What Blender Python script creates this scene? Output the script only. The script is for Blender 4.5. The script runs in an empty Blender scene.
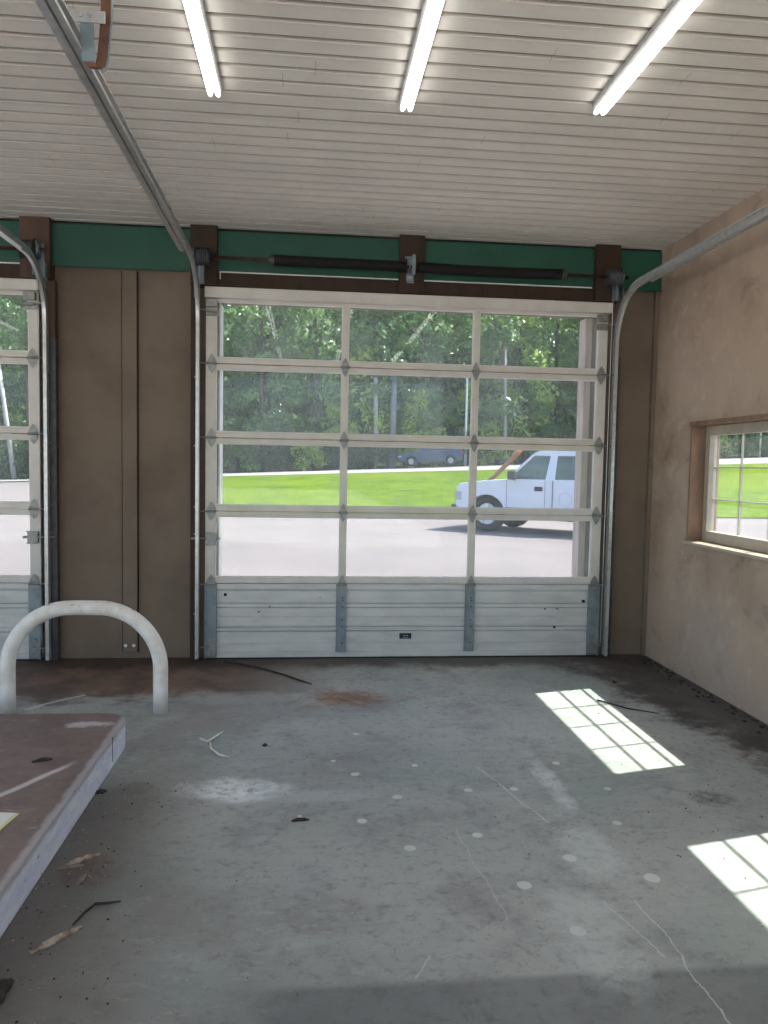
import bpy, bmesh, math, random
import numpy as np
from mathutils import Vector, Matrix
R = math.radians
sc = bpy.context.scene
COL = sc.collection

# ------------------------------------------------------------------ camera
cam_d = bpy.data.cameras.new('camera')
cam = bpy.data.objects.new('camera', cam_d); COL.objects.link(cam)
r_ = Vector((0.99487622, -0.09945241, 0.01818053)); u_ = Vector((-0.01196571, 0.06273368, 0.99795857)); f_ = Vector((0.10038992, 0.99306279, -0.06122222))
M = Matrix((r_, u_, -f_)).transposed().to_4x4(); M.translation = Vector((0.756, -5.7445, 1.481))
cam.matrix_world = M
cam_d.sensor_fit = 'VERTICAL'; cam_d.sensor_height = 36; cam_d.lens = 36 * 760 / 1024
cam_d.clip_end = 500; cam_d.clip_start = 0.05
sc.camera = cam
# ------------------------------------------------------------------ light
w = bpy.data.worlds.new('sky'); sc.world = w; w.use_nodes = True
nt = w.node_tree; bg = nt.nodes['Background']
sk = nt.nodes.new('ShaderNodeTexSky'); sk.sky_type = 'NISHITA'; sk.sun_disc = False
sk.sun_elevation = R(51); sk.sun_rotation = R(75); sk.air_density = 1.0; sk.dust_density = 2.0
nt.links.new(sk.outputs[0], bg.inputs[0]); bg.inputs[1].default_value = 0.30
sun_d = bpy.data.lights.new('sun', 'SUN'); sun_d.energy = 9.4; sun_d.angle = R(0.6); sun_d.color = (1, .97, .9)
sun = bpy.data.objects.new('sun', sun_d); COL.objects.link(sun)
sun.rotation_euler = Vector((-.78, -.178, -1)).to_track_quat('-Z', 'Y').to_euler(); sun.location = (8, 4, 12)
TUBE = 4.5
vs = sc.view_settings; vs.view_transform = 'Standard'; vs.look = 'None'; vs.exposure = 0.60; vs.gamma = 1; vs.use_curve_mapping = False

# ------------------------------------------------------------------ materials
class S:                                   # tiny socket algebra
    def __init__(s, nt, o): s.nt, s.o = nt, o
    def m(s, op, b=None, c=None, clamp=False):
        n = s.nt.nodes.new('ShaderNodeMath'); n.operation = op; n.use_clamp = clamp
        for i, v in enumerate((s, b, c)):
            if v is None: continue
            if isinstance(v, S): s.nt.links.new(v.o, n.inputs[i])
            else: n.inputs[i].default_value = v
        return S(s.nt, n.outputs[0])
    def __add__(s, b): return s.m('ADD', b)
    def __sub__(s, b): return s.m('SUBTRACT', b)
    def __mul__(s, b): return s.m('MULTIPLY', b)
    def ramp(s, a, b):                     # smoothstep a..b (a may exceed b)
        n = s.nt.nodes.new('ShaderNodeMapRange'); n.interpolation_type = 'SMOOTHSTEP'
        s.nt.links.new(s.o, n.inputs[0])
        if a < b: n.inputs[1].default_value = a; n.inputs[2].default_value = b
        else: n.inputs[1].default_value = b; n.inputs[2].default_value = a; n.inputs[3].default_value = 1; n.inputs[4].default_value = 0
        return S(s.nt, n.outputs[0])

class MB_:                                 # material builder
    def __init__(s, name):
        s.mat = bpy.data.materials.new(name); s.mat.use_nodes = True; s.nt = s.mat.node_tree
        s.p = s.nt.nodes['Principled BSDF']; s.tc = s.nt.nodes.new('ShaderNodeTexCoord')
        s.sep = s.nt.nodes.new('ShaderNodeSeparateXYZ'); s.nt.links.new(s.tc.outputs['Object'], s.sep.inputs[0])
        s.x, s.y, s.z = (S(s.nt, s.sep.outputs[i]) for i in range(3))
    def noise(s, scale, detail=4, rough=.55, stretch=None, dist=0):
        n = s.nt.nodes.new('ShaderNodeTexNoise'); n.inputs['Scale'].default_value = scale
        n.inputs['Detail'].default_value = detail; n.inputs['Roughness'].default_value = rough; n.inputs['Distortion'].default_value = dist
        if stretch:
            mp = s.nt.nodes.new('ShaderNodeMapping'); mp.inputs['Scale'].default_value = stretch
            s.nt.links.new(s.tc.outputs['Object'], mp.inputs[0]); s.nt.links.new(mp.outputs[0], n.inputs['Vector'])
        else: s.nt.links.new(s.tc.outputs['Object'], n.inputs['Vector'])
        return S(s.nt, n.outputs['Fac'])
    def mix(s, f, a, b):
        n = s.nt.nodes.new('ShaderNodeMix'); n.data_type = 'RGBA'
        if isinstance(f, S): s.nt.links.new(f.o, n.inputs[0])
        else: n.inputs[0].default_value = f
        for i, v in ((6, a), (7, b)):
            if isinstance(v, tuple): n.inputs[i].default_value = (*v[:3], 1)
            else: s.nt.links.new(v, n.inputs[i])
        return n.outputs[2]
    def base(s, c): 
        if isinstance(c, tuple): s.p.inputs['Base Color'].default_value = (*c, 1)
        else: s.nt.links.new(c, s.p.inputs['Base Color'])
    def bump(s, h, strength=.3, dist=.01):
        n = s.nt.nodes.new('ShaderNodeBump'); n.inputs['Strength'].default_value = strength; n.inputs['Distance'].default_value = dist
        s.nt.links.new(h.o, n.inputs['Height']); s.nt.links.new(n.outputs[0], s.p.inputs['Normal'])
    def set(s, **k):
        for a, v in k.items(): s.p.inputs[{'rough': 'Roughness', 'metal': 'Metallic', 'spec': 'Specular IOR Level'}[a]].default_value = v

def simple(name, c, c2=None, rough=.6, metal=0, scale=6, bump=0, stretch=None, lo=.35, hi=.7):
    b = MB_(name); c2 = c2 or tuple(v * .75 for v in c)
    n = b.noise(scale, 5, .6, stretch); b.base(b.mix(n.ramp(lo, hi), c, c2)); b.set(rough=rough, metal=metal)
    if bump: b.bump(n, bump)
    return b.mat

m_beige = simple('beige_panel', (.20, .155, .115), (.15, .115, .085), .85, scale=1.6, bump=.1)
def plaster():
    b = MB_('mottled_plaster')
    n = b.noise(1.3, 8, .62); n2 = b.noise(9, 6, .6); n3 = b.noise(2.6, 9, .75, dist=.6)
    c = b.mix(n.ramp(.35, .68), (.46, .355, .275), (.345, .255, .19))
    c = b.mix(n2.ramp(.5, .8) * .5, c, (.55, .46, .39))
    c = b.mix(n3.ramp(.54, .66) * .45, c, (.16, .115, .085))
    c = b.mix(b.z.ramp(.9, .1) * n.ramp(.4, .6) * .5, c, (.50, .44, .40))
    b.base(c); b.set(rough=.9); b.bump(n2, .35, .01); return b.mat
m_plaster = plaster()
m_brown = simple('brown_wood', (.044, .020, .009), (.026, .013, .006), .7, scale=3, stretch=(6, 6, 1), bump=.2)
m_brownlt = simple('brown_wood_worn', (.095, .050, .032), (.055, .030, .02), .7, scale=3, stretch=(6, 6, 1), bump=.2)
m_green = simple('green_paint', (.016, .098, .062), (.012, .075, .048), .45, scale=2, bump=.05)
m_galv = simple('galvanised_steel', (.62, .63, .62), (.48, .50, .50), .33, .6, scale=25)
m_galvdull = simple('dull_galvanised', (.27, .32, .34), (.18, .24, .27), .5, .45, scale=12)
m_hinge = simple('hinge_steel', (.33, .34, .32), (.22, .23, .22), .45, .6, scale=30)
m_alu = simple('aluminium_frame', (.68, .655, .60), (.60, .575, .52), .5, .15, scale=5)
m_alupanel = simple('ribbed_panel_paint', (.66, .67, .645), (.54, .555, .54), .5, .1, scale=3, stretch=(1, 1, 4))
m_bright = simple('white_strip', (.85, .85, .82), (.75, .75, .72), .4)
m_black = simple('black_spring', (.004, .0035, .004), (.007, .006, .005), .8, 0, scale=40)
m_rust = simple('rusty_steel', (.05, .022, .014), (.09, .04, .025), .7, .3, scale=20)
m_darkgrey = simple('cast_grey', (.10, .10, .105), (.06, .06, .065), .55, .5, scale=20)
m_rubber = simple('black_rubber', (.012, .012, .012), None, .7)
m_vinyl = simple('beige_vinyl', (.46, .41, .33), (.38, .33, .27), .5, scale=10)
m_white = simple('white_paint', (.75, .75, .73), (.66, .65, .62), .5, scale=8)
m_jamb = simple('white_jamb', (.85, .83, .82), (.7, .68, .68), .6, scale=6)
m_post = simple('weathered_post', (.80, .64, .59), (.60, .45, .41), .8, scale=3, stretch=(8, 8, .8), bump=.2)
m_woodrv = simple('reveal_wood', (.26, .165, .11), (.17, .105, .07), .75, scale=3, stretch=(4, 4, 1), bump=.15)
m_fix = simple('light_housing', (.45, .45, .44), None, .4)
def emit(name, c, s):
    b = MB_(name); b.base((0.8, .8, .8)); b.p.inputs['Emission Color'].default_value = (*c, 1); b.p.inputs['Emission Strength'].default_value = s
    n = b.noise(40); return b.mat
m_tube = emit('led_tube', (1, .98, .94), TUBE)
def glass(name, dust, tint=(.93, .97, .95), refl=.022):
    mt = bpy.data.materials.new(name); mt.use_nodes = True; nt = mt.node_tree; nt.nodes.clear()
    out = nt.nodes.new('ShaderNodeOutputMaterial'); tr = nt.nodes.new('ShaderNodeBsdfTransparent'); tr.inputs[0].default_value = (*tint, 1)
    gl = nt.nodes.new('ShaderNodeBsdfGlossy'); gl.inputs['Roughness'].default_value = .01
    di = nt.nodes.new('ShaderNodeBsdfTranslucent'); di.inputs[0].default_value = (.85, .9, .9, 1)
    d2 = nt.nodes.new('ShaderNodeBsdfDiffuse'); d2.inputs[0].default_value = (.8, .85, .85, 1)
    md = nt.nodes.new('ShaderNodeMixShader'); md.inputs[0].default_value = .4
    nt.links.new(di.outputs[0], md.inputs[1]); nt.links.new(d2.outputs[0], md.inputs[2])
    lw = nt.nodes.new('ShaderNodeLayerWeight'); lw.inputs[0].default_value = .5
    fr = S(nt, lw.outputs['Facing']).m('POWER', 5.0).m('MULTIPLY_ADD', .7, refl).m('MINIMUM', .6)
    tc = nt.nodes.new('ShaderNodeTexCoord'); nz = nt.nodes.new('ShaderNodeTexNoise'); nz.inputs['Scale'].default_value = 2.5; nz.inputs['Detail'].default_value = 6
    nt.links.new(tc.outputs['Object'], nz.inputs['Vector'])
    mr = nt.nodes.new('ShaderNodeMapRange'); mr.inputs[1].default_value = .3; mr.inputs[2].default_value = .75; mr.inputs[3].default_value = dust * .5; mr.inputs[4].default_value = dust * 1.6
    nt.links.new(nz.outputs['Fac'], mr.inputs[0])
    m1 = nt.nodes.new('ShaderNodeMixShader'); m2 = nt.nodes.new('ShaderNodeMixShader')
    nt.links.new(fr.o, m1.inputs[0]); nt.links.new(tr.outputs[0], m1.inputs[1]); nt.links.new(gl.outputs[0], m1.inputs[2])
    nt.links.new(mr.outputs[0], m2.inputs[0]); nt.links.new(m1.outputs[0], m2.inputs[1]); nt.links.new(md.outputs[0], m2.inputs[2])
    nt.links.new(m2.outputs[0], out.inputs[0]); return mt
m_glass = glass('dusty_door_glass', .085)
m_wglass = glass('window_glass', .03)
def carglass():
    b = MB_('tinted_car_glass'); b.base((.10, .16, .15)); b.set(rough=.05, spec=.8); b.noise(2)
    b.p.inputs['Alpha'].default_value = .55; return b.mat
m_carglass = carglass()

def ceiling_mat():
    b = MB_('ribbed_white_ceiling')
    row = (b.y * (1 / .12)).m('FLOOR'); rnd = (row * 12.9898).m('SINE') * 43758.5; rnd = rnd.m('FRACT')
    xx = (b.x + rnd * 3.7) * (1 / 3.7); fr = xx.m('FRACT'); seam = fr.ramp(.0018, .0008)
    n = b.noise(7, 7, .7); n2 = b.noise(1.1, 4, .5); n3 = b.noise(16, 5, .7)
    c = b.mix(n.ramp(.4, .75), (.87, .82, .74), (.80, .745, .665))
    c = b.mix(n2.ramp(.4, .7) * .35, c, (.66, .62, .565))
    c = b.mix(n3.ramp(.66, .74) * .45, c, (.50, .45, .40))
    tint = ((row * 78.233).m('SINE') * 9631.7).m('FRACT')
    c = b.mix(tint * .25, c, (.60, .57, .53))
    ph = ((b.y - .06) * (-1 / .12)).m('FRACT'); c = b.mix(ph.ramp(.70, .76) * ph.ramp(.975, .94) * .85, c, (.30, .255, .21))  # shading of the grooves painted in as dark lines
    c = b.mix(ph.ramp(.45, .75) * .18, c, (.45, .40, .35))  # soft shade leading into each groove, also painted
    c = b.mix(seam * .35, c, (.15, .13, .11))
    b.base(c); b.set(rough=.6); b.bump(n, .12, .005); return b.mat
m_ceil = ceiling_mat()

def floor_mat():
    b = MB_('stained_concrete'); x, y = b.x, b.y
    big = b.noise(.8, 5, .6); mid = b.noise(3.2, 8, .68); fine = b.noise(22, 6, .7); sw = b.noise(1.6, 9, .72, (1, 2.2, 1), .8)
    c = b.mix(big.ramp(.35, .65), (.335, .352, .325), (.43, .435, .405))
    c = b.mix(mid.ramp(.42, .68) * .6, c, (.205, .203, .204))
    c = b.mix(sw.ramp(.52, .64) * .5, c, (.40, .43, .42))
    c = b.mix(fine.ramp(.50, .70) * .5, c, (.13, .125, .12)); c = b.mix(b.noise(9, 8, .8).ramp(.52, .62) * .35, c, (.36, .39, .39)); c = b.mix(b.noise(13, 8, .8, (1, 1.8, 1), .5).ramp(.56, .66) * .4, c, (.12, .12, .12))
    c = b.mix(b.noise(55, 3, .6).ramp(.665, .73) * .7, c, (.60, .61, .59))
    c = b.mix(b.noise(1.1, 6, .6, dist=.5).ramp(.5, .66) * .35, c, (.20, .27, .25))
    c = b.mix(b.noise(.55, 4, .6, dist=.3).ramp(.50, .62) * x.ramp(2.2, .2) * .55, c, (.23, .205, .195))
    c = b.mix(b.noise(5.5, 9, .8, (1, 3, 1), .3).ramp(.55, .62) * .35, c, (.46, .48, .465)); c = b.mix(b.noise(7.5, 9, .78, dist=.5).ramp(.57, .64) * .4, c, (.15, .14, .135))
    wob = (mid - .5) * .9 + (fine - .5) * .25
    # brown dirt by the wall between the doors
    m = (y + wob * .9 + x * -.10).ramp(-1.05, -.75) * (x + wob).ramp(1.1, .2)
    c = b.mix(m * .85, c, b.mix(mid.ramp(.35, .6), (.19, .10, .062), (.085, .048, .032)))
    # dirt along the door sill
    m = (y + wob * .5).ramp(-.38, -.12); c = b.mix(m * .8, c, (.06, .045, .035))
    # dark damp band beside the right wall
    m = (x + wob * 1.1 + y * .16).ramp(2.60, 2.90) * (y + wob * .5).ramp(-4.5, -3.6)
    c = b.mix(m * .88, c, b.mix(mid.ramp(.4, .6), (.085, .068, .060), (.030, .025, .023)))
    m = (x + y * .35 + wob * 1.2).ramp(2.3, 2.9) * .4; c = b.mix(m, c, (.12, .10, .09))
    # darker pour nearest the camera, and darker brown floor beside the island
    m = (y + wob * .03).ramp(-3.65, -3.69) * (x + wob * .3).ramp(.45, .75); c = b.mix(m * .55, c, (.10, .105, .11))
    m = (x + wob * .5).ramp(.45, -.1) * (y + wob).ramp(-1.9, -2.5); c = b.mix(m * .8, c, (.095, .078, .068))
    # pale scuffs, plus a painted glow round one sun patch
    def blob(cx, cy, rx, ry, k, colr, soft=.5):
        nonlocal c
        d = ((x - cx) * (1 / rx)).m('POWER', 2.0) + ((y - cy) * (1 / ry)).m('POWER', 2.0)
        c = b.mix((d + wob * soft * 4).ramp(1.2, .1) * fine.ramp(.3, .6) * k, c, colr)
    blob(.42, -2.33, .26, .15, 1.0, (.78, .82, .82), .9); blob(.80, -2.42, .35, .07, .5, (.5, .54, .54))
    blob(.30, -.95, .5, .16, .35, (.45, .46, .44)); blob(-.55, -.95, .30, .05, .6, (.42, .42, .40), .3)
    blob(1.92, -2.3, .06, .42, .75, (.66, .71, .69), 1.0); blob(1.85, -2.95, .12, .33, .6, (.60, .66, .63), 1.2); blob(1.68, -3.45, .14, .32, .55, (.58, .63, .60), 1.2)
    blob(1.02, -1.05, .27, .16, .35, (.36, .24, .18)); blob(.0, -3.0, .12, .14, .5, (.09, .035, .025))
    blob(2.45, -3.35, .5, .5, .35, (.42, .48, .44), .2); blob(2.6, -2.55, .12, .1, .6, (.05, .05, .05))  # the broad pale disc is glow around the second sun patch, painted in
    # scratches (thin lines)
    def line(x0, y0, x1, y1, wd, k, colr):
        nonlocal c
        L = math.hypot(x1 - x0, y1 - y0); ux, uy = (x1 - x0) / L, (y1 - y0) / L
        t = (x - x0) * ux + (y - y0) * uy; d = ((x - x0) * uy - (y - y0) * ux + (mid - .5) * .10).m('ABSOLUTE')
        c = b.mix(d.ramp(wd, wd * .4) * t.ramp(0, .02) * t.ramp(L, L - .02) * k, c, colr)
    for a in ((1.905, -3.3, 1.90, -3.95, .0035, .6), (1.78, -3.3, 1.86, -3.62, .004, .5), (1.6, -2.1, 1.78, -2.75, .004, .6), (1.38, -2.75, 1.42, -3.4, .003, .35),
              (1.15, -3.55, 1.08, -3.66, .004, .5), (-.9, -1.15, -.62, -.85, .018, .7)):
        line(*a[:5], a[5], (.66, .69, .67))
    # dropped-paint dots
    for i, (dx, dy, rr) in enumerate(((1.038, -1.644, .022), (.999, -2.187, .024), (.998, -2.67, .024), (1.171, -2.451, .026), (1.168, -2.906, .026), (1.453, -2.82, .024), (1.506, -2.397, .024),
              (1.539, -3.192, .03), (1.768, -3.02, .03), (2.066, -2.754, .022), (1.721, -2.398, .022), (2.02, -3.178, .034), (1.637, -3.467, .03), (2.018, -2.107, .024), (.74, -2.61, .012), (2.16, -2.42, .02), (.9, -2.02, .014), (1.3, -2.1, .018))):
        d = ((x - dx).m('POWER', 2.0) + (y - dy).m('POWER', 2.0)).m('SQRT') + (fine - .5) * .01
        c = b.mix(d.ramp(rr, rr * .75) * (.75 + .2 * (i % 3) / 2), c, (.62, .66, .62))
    b.base(c); b.set(spec=.3)
    ro = (mid * .35 + .42); b.nt.links.new(ro.o, b.p.inputs['Roughness']); b.bump(fine, .12, .004); return b.mat
m_floor = floor_mat()

# ------------------------------------------------------------------ mesh helpers
def link(name, me, mt, parent=None, smooth=False):
    o = bpy.data.objects.new(name, me); COL.objects.link(o)
    if mt: 
        for x in (mt if isinstance(mt, (list, tuple)) else [mt]): me.materials.append(x)
    if parent: o.parent = parent
    if smooth:
        for p in me.polygons: p.use_smooth = True
    return o
class G:
    """collects shapes into one mesh"""
    def __init__(s): s.bm = bmesh.new()
    def box(s, x0, x1, y0, y1, z0, z1, mi=0):
        v = [s.bm.verts.new(p) for p in ((x0, y0, z0), (x1, y0, z0), (x1, y1, z0), (x0, y1, z0), (x0, y0, z1), (x1, y0, z1), (x1, y1, z1), (x0, y1, z1))]
        for f in ((3, 2, 1, 0), (4, 5, 6, 7), (0, 1, 5, 4), (1, 2, 6, 5), (2, 3, 7, 6), (3, 0, 4, 7)):
            s.bm.faces.new([v[i] for i in f]).material_index = mi
        return s
    def prism(s, pts, a, b, axis='x', mi=0):
        f = {'x': lambda t, p: (t, p[0], p[1]), 'y': lambda t, p: (p[0], t, p[1]), 'z': lambda t, p: (p[0], p[1], t)}[axis]
        A = [s.bm.verts.new(f(a, p)) for p in pts]; B = [s.bm.verts.new(f(b, p)) for p in pts]; n = len(pts)
        fs = [s.bm.faces.new(A), s.bm.faces.new(B[::-1])] + [s.bm.faces.new((A[i], B[i], B[(i + 1) % n], A[(i + 1) % n])) for i in range(n)]
        for q in fs: q.material_index = mi
        return s
    def tube(s, path, rad, n=12, cap=True, mi=0):
        path = [Vector(p) for p in path]; rings = []
        rads = rad if isinstance(rad, (list, tuple)) else [rad] * len(path)
        up = None
        for i, p in enumerate(path):
            t = ((path[min(i + 1, len(path) - 1)] - path[max(i - 1, 0)])).normalized()
            if up is None: up = Vector((0, 0, 1)) if abs(t.z) < .9 else Vector((1, 0, 0))
            a = t.cross(up).normalized(); up = a.cross(t).normalized()
            rings.append([s.bm.verts.new(p + (a * math.cos(2 * math.pi * k / n) + up * math.sin(2 * math.pi * k / n)) * rads[i]) for k in range(n)])
        for A, B in zip(rings, rings[1:]):
            for k in range(n): s.bm.faces.new((A[k], A[(k + 1) % n], B[(k + 1) % n], B[k])).material_index = mi
        if cap: s.bm.faces.new(rings[0][::-1]); s.bm.faces.new(rings[-1])
        return s
    def sweep(s, prof, frames, closed=True):
        """prof: 2D pts (u,v); frames: (origin, U, V)"""
        rings = [[s.bm.verts.new(Vector(o) + Vector(U) * u + Vector(V) * v) for u, v in prof] for o, U, V in frames]
        n = len(prof)
        for A, B in zip(rings, rings[1:]):
            for k in range(n if closed else n - 1): s.bm.faces.new((A[k], A[(k + 1) % n], B[(k + 1) % n], B[k]))
        if closed: s.bm.faces.new(rings[0][::-1]); s.bm.faces.new(rings[-1])
        return s
    def build(s, name, mt, parent=None, smooth=False, bevel=0):
        bmesh.ops.recalc_face_normals(s.bm, faces=s.bm.faces)
        me = bpy.data.meshes.new(name); s.bm.to_mesh(me); s.bm.free()
        o = link(name, me, mt, parent, smooth)
        if bevel:
            md = o.modifiers.new('b', 'BEVEL'); md.width = bevel; md.segments = 2; md.limit_method = 'ANGLE'; md.angle_limit = R(40)
        return o
def tag(o, label=None, cat=None, group=None, kind=None):
    if label: o['label'] = label
    if cat: o['category'] = cat
    if group: o['group'] = group
    if kind: o['kind'] = kind
    return o
def empty(name, loc=(0, 0, 0), rz=0):
    o = bpy.data.objects.new(name, None); COL.objects.link(o); o.location = loc; o.rotation_euler.z = rz; o.empty_display_size = .1; return o
def copy_tree(o, parent=None):
    c = o.copy(); COL.objects.link(c)
    if parent: c.parent = parent
    for ch in list(KIDS.get(o.name, [])) or [k for k in bpy.data.objects if k.parent == o]: copy_tree(ch, c)
    return c
KIDS = {}
def struct(o, label=None):
    o['kind'] = 'structure'
    if label: o['label'] = label
    return o

# ------------------------------------------------------------------ room shell
W, H, XR, ZC = 3.05, 2.75, 3.464, 3.184
YB, XL = -7.6, -6.0
g = G(); g.box(XL - .2, XR + .25, YB - .2, .25, -.1, 0); struct(g.build('floor', m_floor), 'stained grey-green concrete garage floor')
# ceiling: raised ribs running left-right
prof = []; y = .06
while y > YB:
    prof += [(y, ZC), (y - .086, ZC + .002), (y - .092, ZC + .020), (y - .115, ZC + .020)]; y -= .12
g = G(); vs0 = [g.bm.verts.new((XL, a, b)) for a, b in prof]; vs1 = [g.bm.verts.new((XR, a, b)) for a, b in prof]
for i in range(len(prof) - 1): g.bm.faces.new((vs0[i], vs0[i + 1], vs1[i + 1], vs1[i]))
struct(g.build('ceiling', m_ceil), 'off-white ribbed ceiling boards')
g = G(); g.box(XL - .5, XR + .33, YB - .5, .95, 3.26, 3.42); struct(g.build('roof', m_brown), 'roof with eave over the doors')
# right wall with two window openings
WIN = [(-.56, -2.04), (-2.58, -4.06)]; WZ0, WZ1 = .985, 1.822
g = G(); x0, x1 = XR, XR + .22
g.box(x0, x1, YB, .06, 0, WZ0); g.box(x0, x1, YB, .06, WZ1, 3.25)
g.box(x0, x1, WIN[0][0], .06, WZ0, WZ1); g.box(x0, x1, WIN[1][0], WIN[0][1], WZ0, WZ1); g.box(x0, x1, YB, WIN[1][1], WZ0, WZ1)
struct(g.build('wall_right', m_plaster), 'mottled brown plaster side wall')
g = G(); g.box(XL - .2, XL, YB, .25, 2.95, 3.25); g.box(XL - .2, XL, -.9, .25, 0, 2.95); g.box(XL - .2, XL, YB, YB + .4, 0, 2.95); struct(g.build('wall_left', m_plaster), 'left wall with an unseen open bay added for daylight')
# unseen back wall; its wide bays and the left wall's bay added for daylight
g = G(); g.box(XL - .2, XR + .22, YB - .2, YB, 2.95, 3.25)
for a, b in ((XL - .2, XL + .3), (-1.35, -.95), (XR - .3, XR + .22)): g.box(a, b, YB - .2, YB, 0, 2.95)
struct(g.build('wall_back', m_plaster), 'rear wall with two unseen open bays added for daylight')
# front wall: openings behind the two doors
D2 = -1.175 - W
O1 = (.085, 3.0); O2 = (D2 + .085, D2 + W - .085)
g = G(); zt = 2.685
for a, b in ((XL, O2[0]), (O2[1], O1[0]), (O1[1], XR + .22)): g.box(a, b, .06, .25, 0, 3.25)
for a, b in (O2, O1): g.box(a, b, .06, .25, zt, 3.25)
struct(g.build('wall_front', m_beige), 'brown-beige panelled wall around the garage doors')
# trims on the front wall
def trim(n, x0, x1, y0, y1, z0, z1, mt, label, bevel=.003):
    g = G(); g.box(x0, x1, y0, y1, z0, z1); return struct(g.build('trim_%d' % n, mt, bevel=bevel), label)
trim(1, XL, XR, .0, .058, 2.875, 3.165, m_green, 'green painted steel beam above the garage doors')
trim(2, XL, XR, -.012, .0, 2.862, 2.875, m_green, 'lower flange of the green beam')
trim(3, -1.160, -1.062, -.0, .058, 0, 2.76, m_brownlt, 'brown wooden post below the block'); trim(20, -1.285, -1.08, -.0555, .058, 2.76, 3.19, m_brownlt, 'brown wooden post right of the far-left garage door')
trim(4, -.105, .085, -.0555, .058, 2.76, 3.19, m_brown, 'brown wooden block at left top of the glazed garage door')
trim(5, 1.415, 1.60, -.0555, .058, 2.76, 3.19, m_brown, 'brown wooden block over the middle of the glazed garage door')
trim(6, 2.92, 3.11, -.0555, .058, 2.76, 3.19, m_brown, 'brown wooden block at right top of the glazed garage door')
trim(7, .085, 2.92, -.012, .055, 2.755, 2.861, m_brown, 'brown header board over the glazed garage door')
trim(8, D2, -1.285, -.012, .055, 2.755, 2.861, m_brown, 'brown header board over the far-left garage door')
trim(9, -.105, -.07, -.02, .058, 0, 2.76, m_brown, 'dark wooden strip behind the left track')
trim(10, -.605, -.50, .035, .058, .05, 2.86, m_beige, 'beige batten strip between the doors')
trim(11, XL, XR, .02, .058, 3.168, 3.19, m_black, 'dark gap strip under the ceiling')
g = G()
for xx in (-.612, -.499): g.box(xx, xx + .006, .048, .059, .05, 2.86)
struct(g.build('trim_12', m_black), 'dark seams beside the batten strip')
g = G(); g.tube([(-.585, .034, .10), (-.585, .028, .10)], .012, 10); g.tube([(-.525, .034, .10), (-.525, .028, .10)], .012, 10); struct(g.build('trim_13', m_white), 'two pale screw washers at the foot of the batten')
g = G(); g.box(.10, 1.41, -.022, -.013, 2.862, 2.870); g.box(1.605, 2.90, -.022, -.013, 2.862, 2.870); g.box(.10, .107, -.022, -.013, 2.815, 2.862)
struct(g.build('trim_14', m_bright), 'thin white strip under the green beam')
g = G(); g.box(D2 + .1, -1.29, -.022, -.013, 2.862, 2.870); struct(g.build('trim_15', m_bright), 'thin white strip under the green beam, far left')
trim(16, .05, .094, .10, .30, 0, 2.68, m_jamb, 'white outer door jamb')
trim(17, 2.945, 3.08, .20, .34, 0, 2.68, m_post, 'weathered reddish wooden post just outside the door')
trim(18, XR - .03, XR, .02, .06, 0, 3.0, m_beige, 'narrow corner strip')
g = G(); g.box(.70, .708, -.006, .0, 2.88, 3.16); g.box(.85, .858, -.006, .0, 2.88, 3.16); g.box(2.2, 2.206, -.006, 0, 2.88, 3.16)
struct(g.build('trim_19', m_green), 'narrow seam plates on the green beam')

# windows in the right wall
def window(n, y1, y0, label):
    root = struct(empty('window_%d' % n, (XR, (y0 + y1) / 2, WZ0)), label)
    yo = (y0 + y1) / 2
    def B(name, mt, boxes, bevel=.002):
        g = G()
        for b in boxes: g.box(b[0] - XR, b[1] - XR, b[2] - yo, b[3] - yo, b[4] - WZ0, b[5] - WZ0)
        return g.build(name, mt, root, bevel=bevel)
    fx0, fx1 = XR + .10, XR + .155
    B('window_lining', m_woodrv, [(XR - .004, XR + .20, y1 - .022, y1 + .004, WZ0, WZ1), (XR - .004, XR + .20, y0 - .004, y0 + .022, WZ0, WZ1), (XR - .012, XR + .20, y0 - .01, y1 + .01, WZ1 - .022, WZ1 + .006)])
    B('window_sill', m_vinyl, [(XR - .03, XR + .21, y0 - .005, y1 + .005, WZ0 - .022, WZ0 - .002)])
    a1, a0 = y1 - .024, y0 + .024
    gy1, gy0, gz0, gz1 = y1 - .08, y0 + .08, WZ0 + .075, WZ1 - .09
    B('window_frame', m_vinyl, [(fx0, fx1, gy1, a1, WZ0, WZ1 - .024), (fx0, fx1, a0, gy0, WZ0, WZ1 - .024), (fx0, fx1, gy0, gy1, WZ0, gz0), (fx0, fx1, gy0, gy1, gz1, WZ1 - .024)])
    mb = []
    for k in (1, 2, 3):
        yy = gy1 + (gy0 - gy1) * k / 4; mb.append((fx0 + .040, fx0 + .053, yy - .0055, yy + .0055, gz0, gz1))
    for k in (1, 2):
        zz = gz0 + (gz1 - gz0) * k / 3; mb.append((fx0 + .0405, fx0 + .0525, gy0, gy1, zz - .0055, zz + .0055))
    B('muntin_grid', m_vinyl, mb, 0)
    B('window_pane', m_wglass, [(fx0 + .030, fx0 + .034, gy0, gy1, gz0, gz1)], 0)
window(1, WIN[0][0], WIN[0][1], 'gridded window in the brown plaster wall')
window(2, WIN[1][0], WIN[1][1], 'second gridded window, further from the doors')

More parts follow.
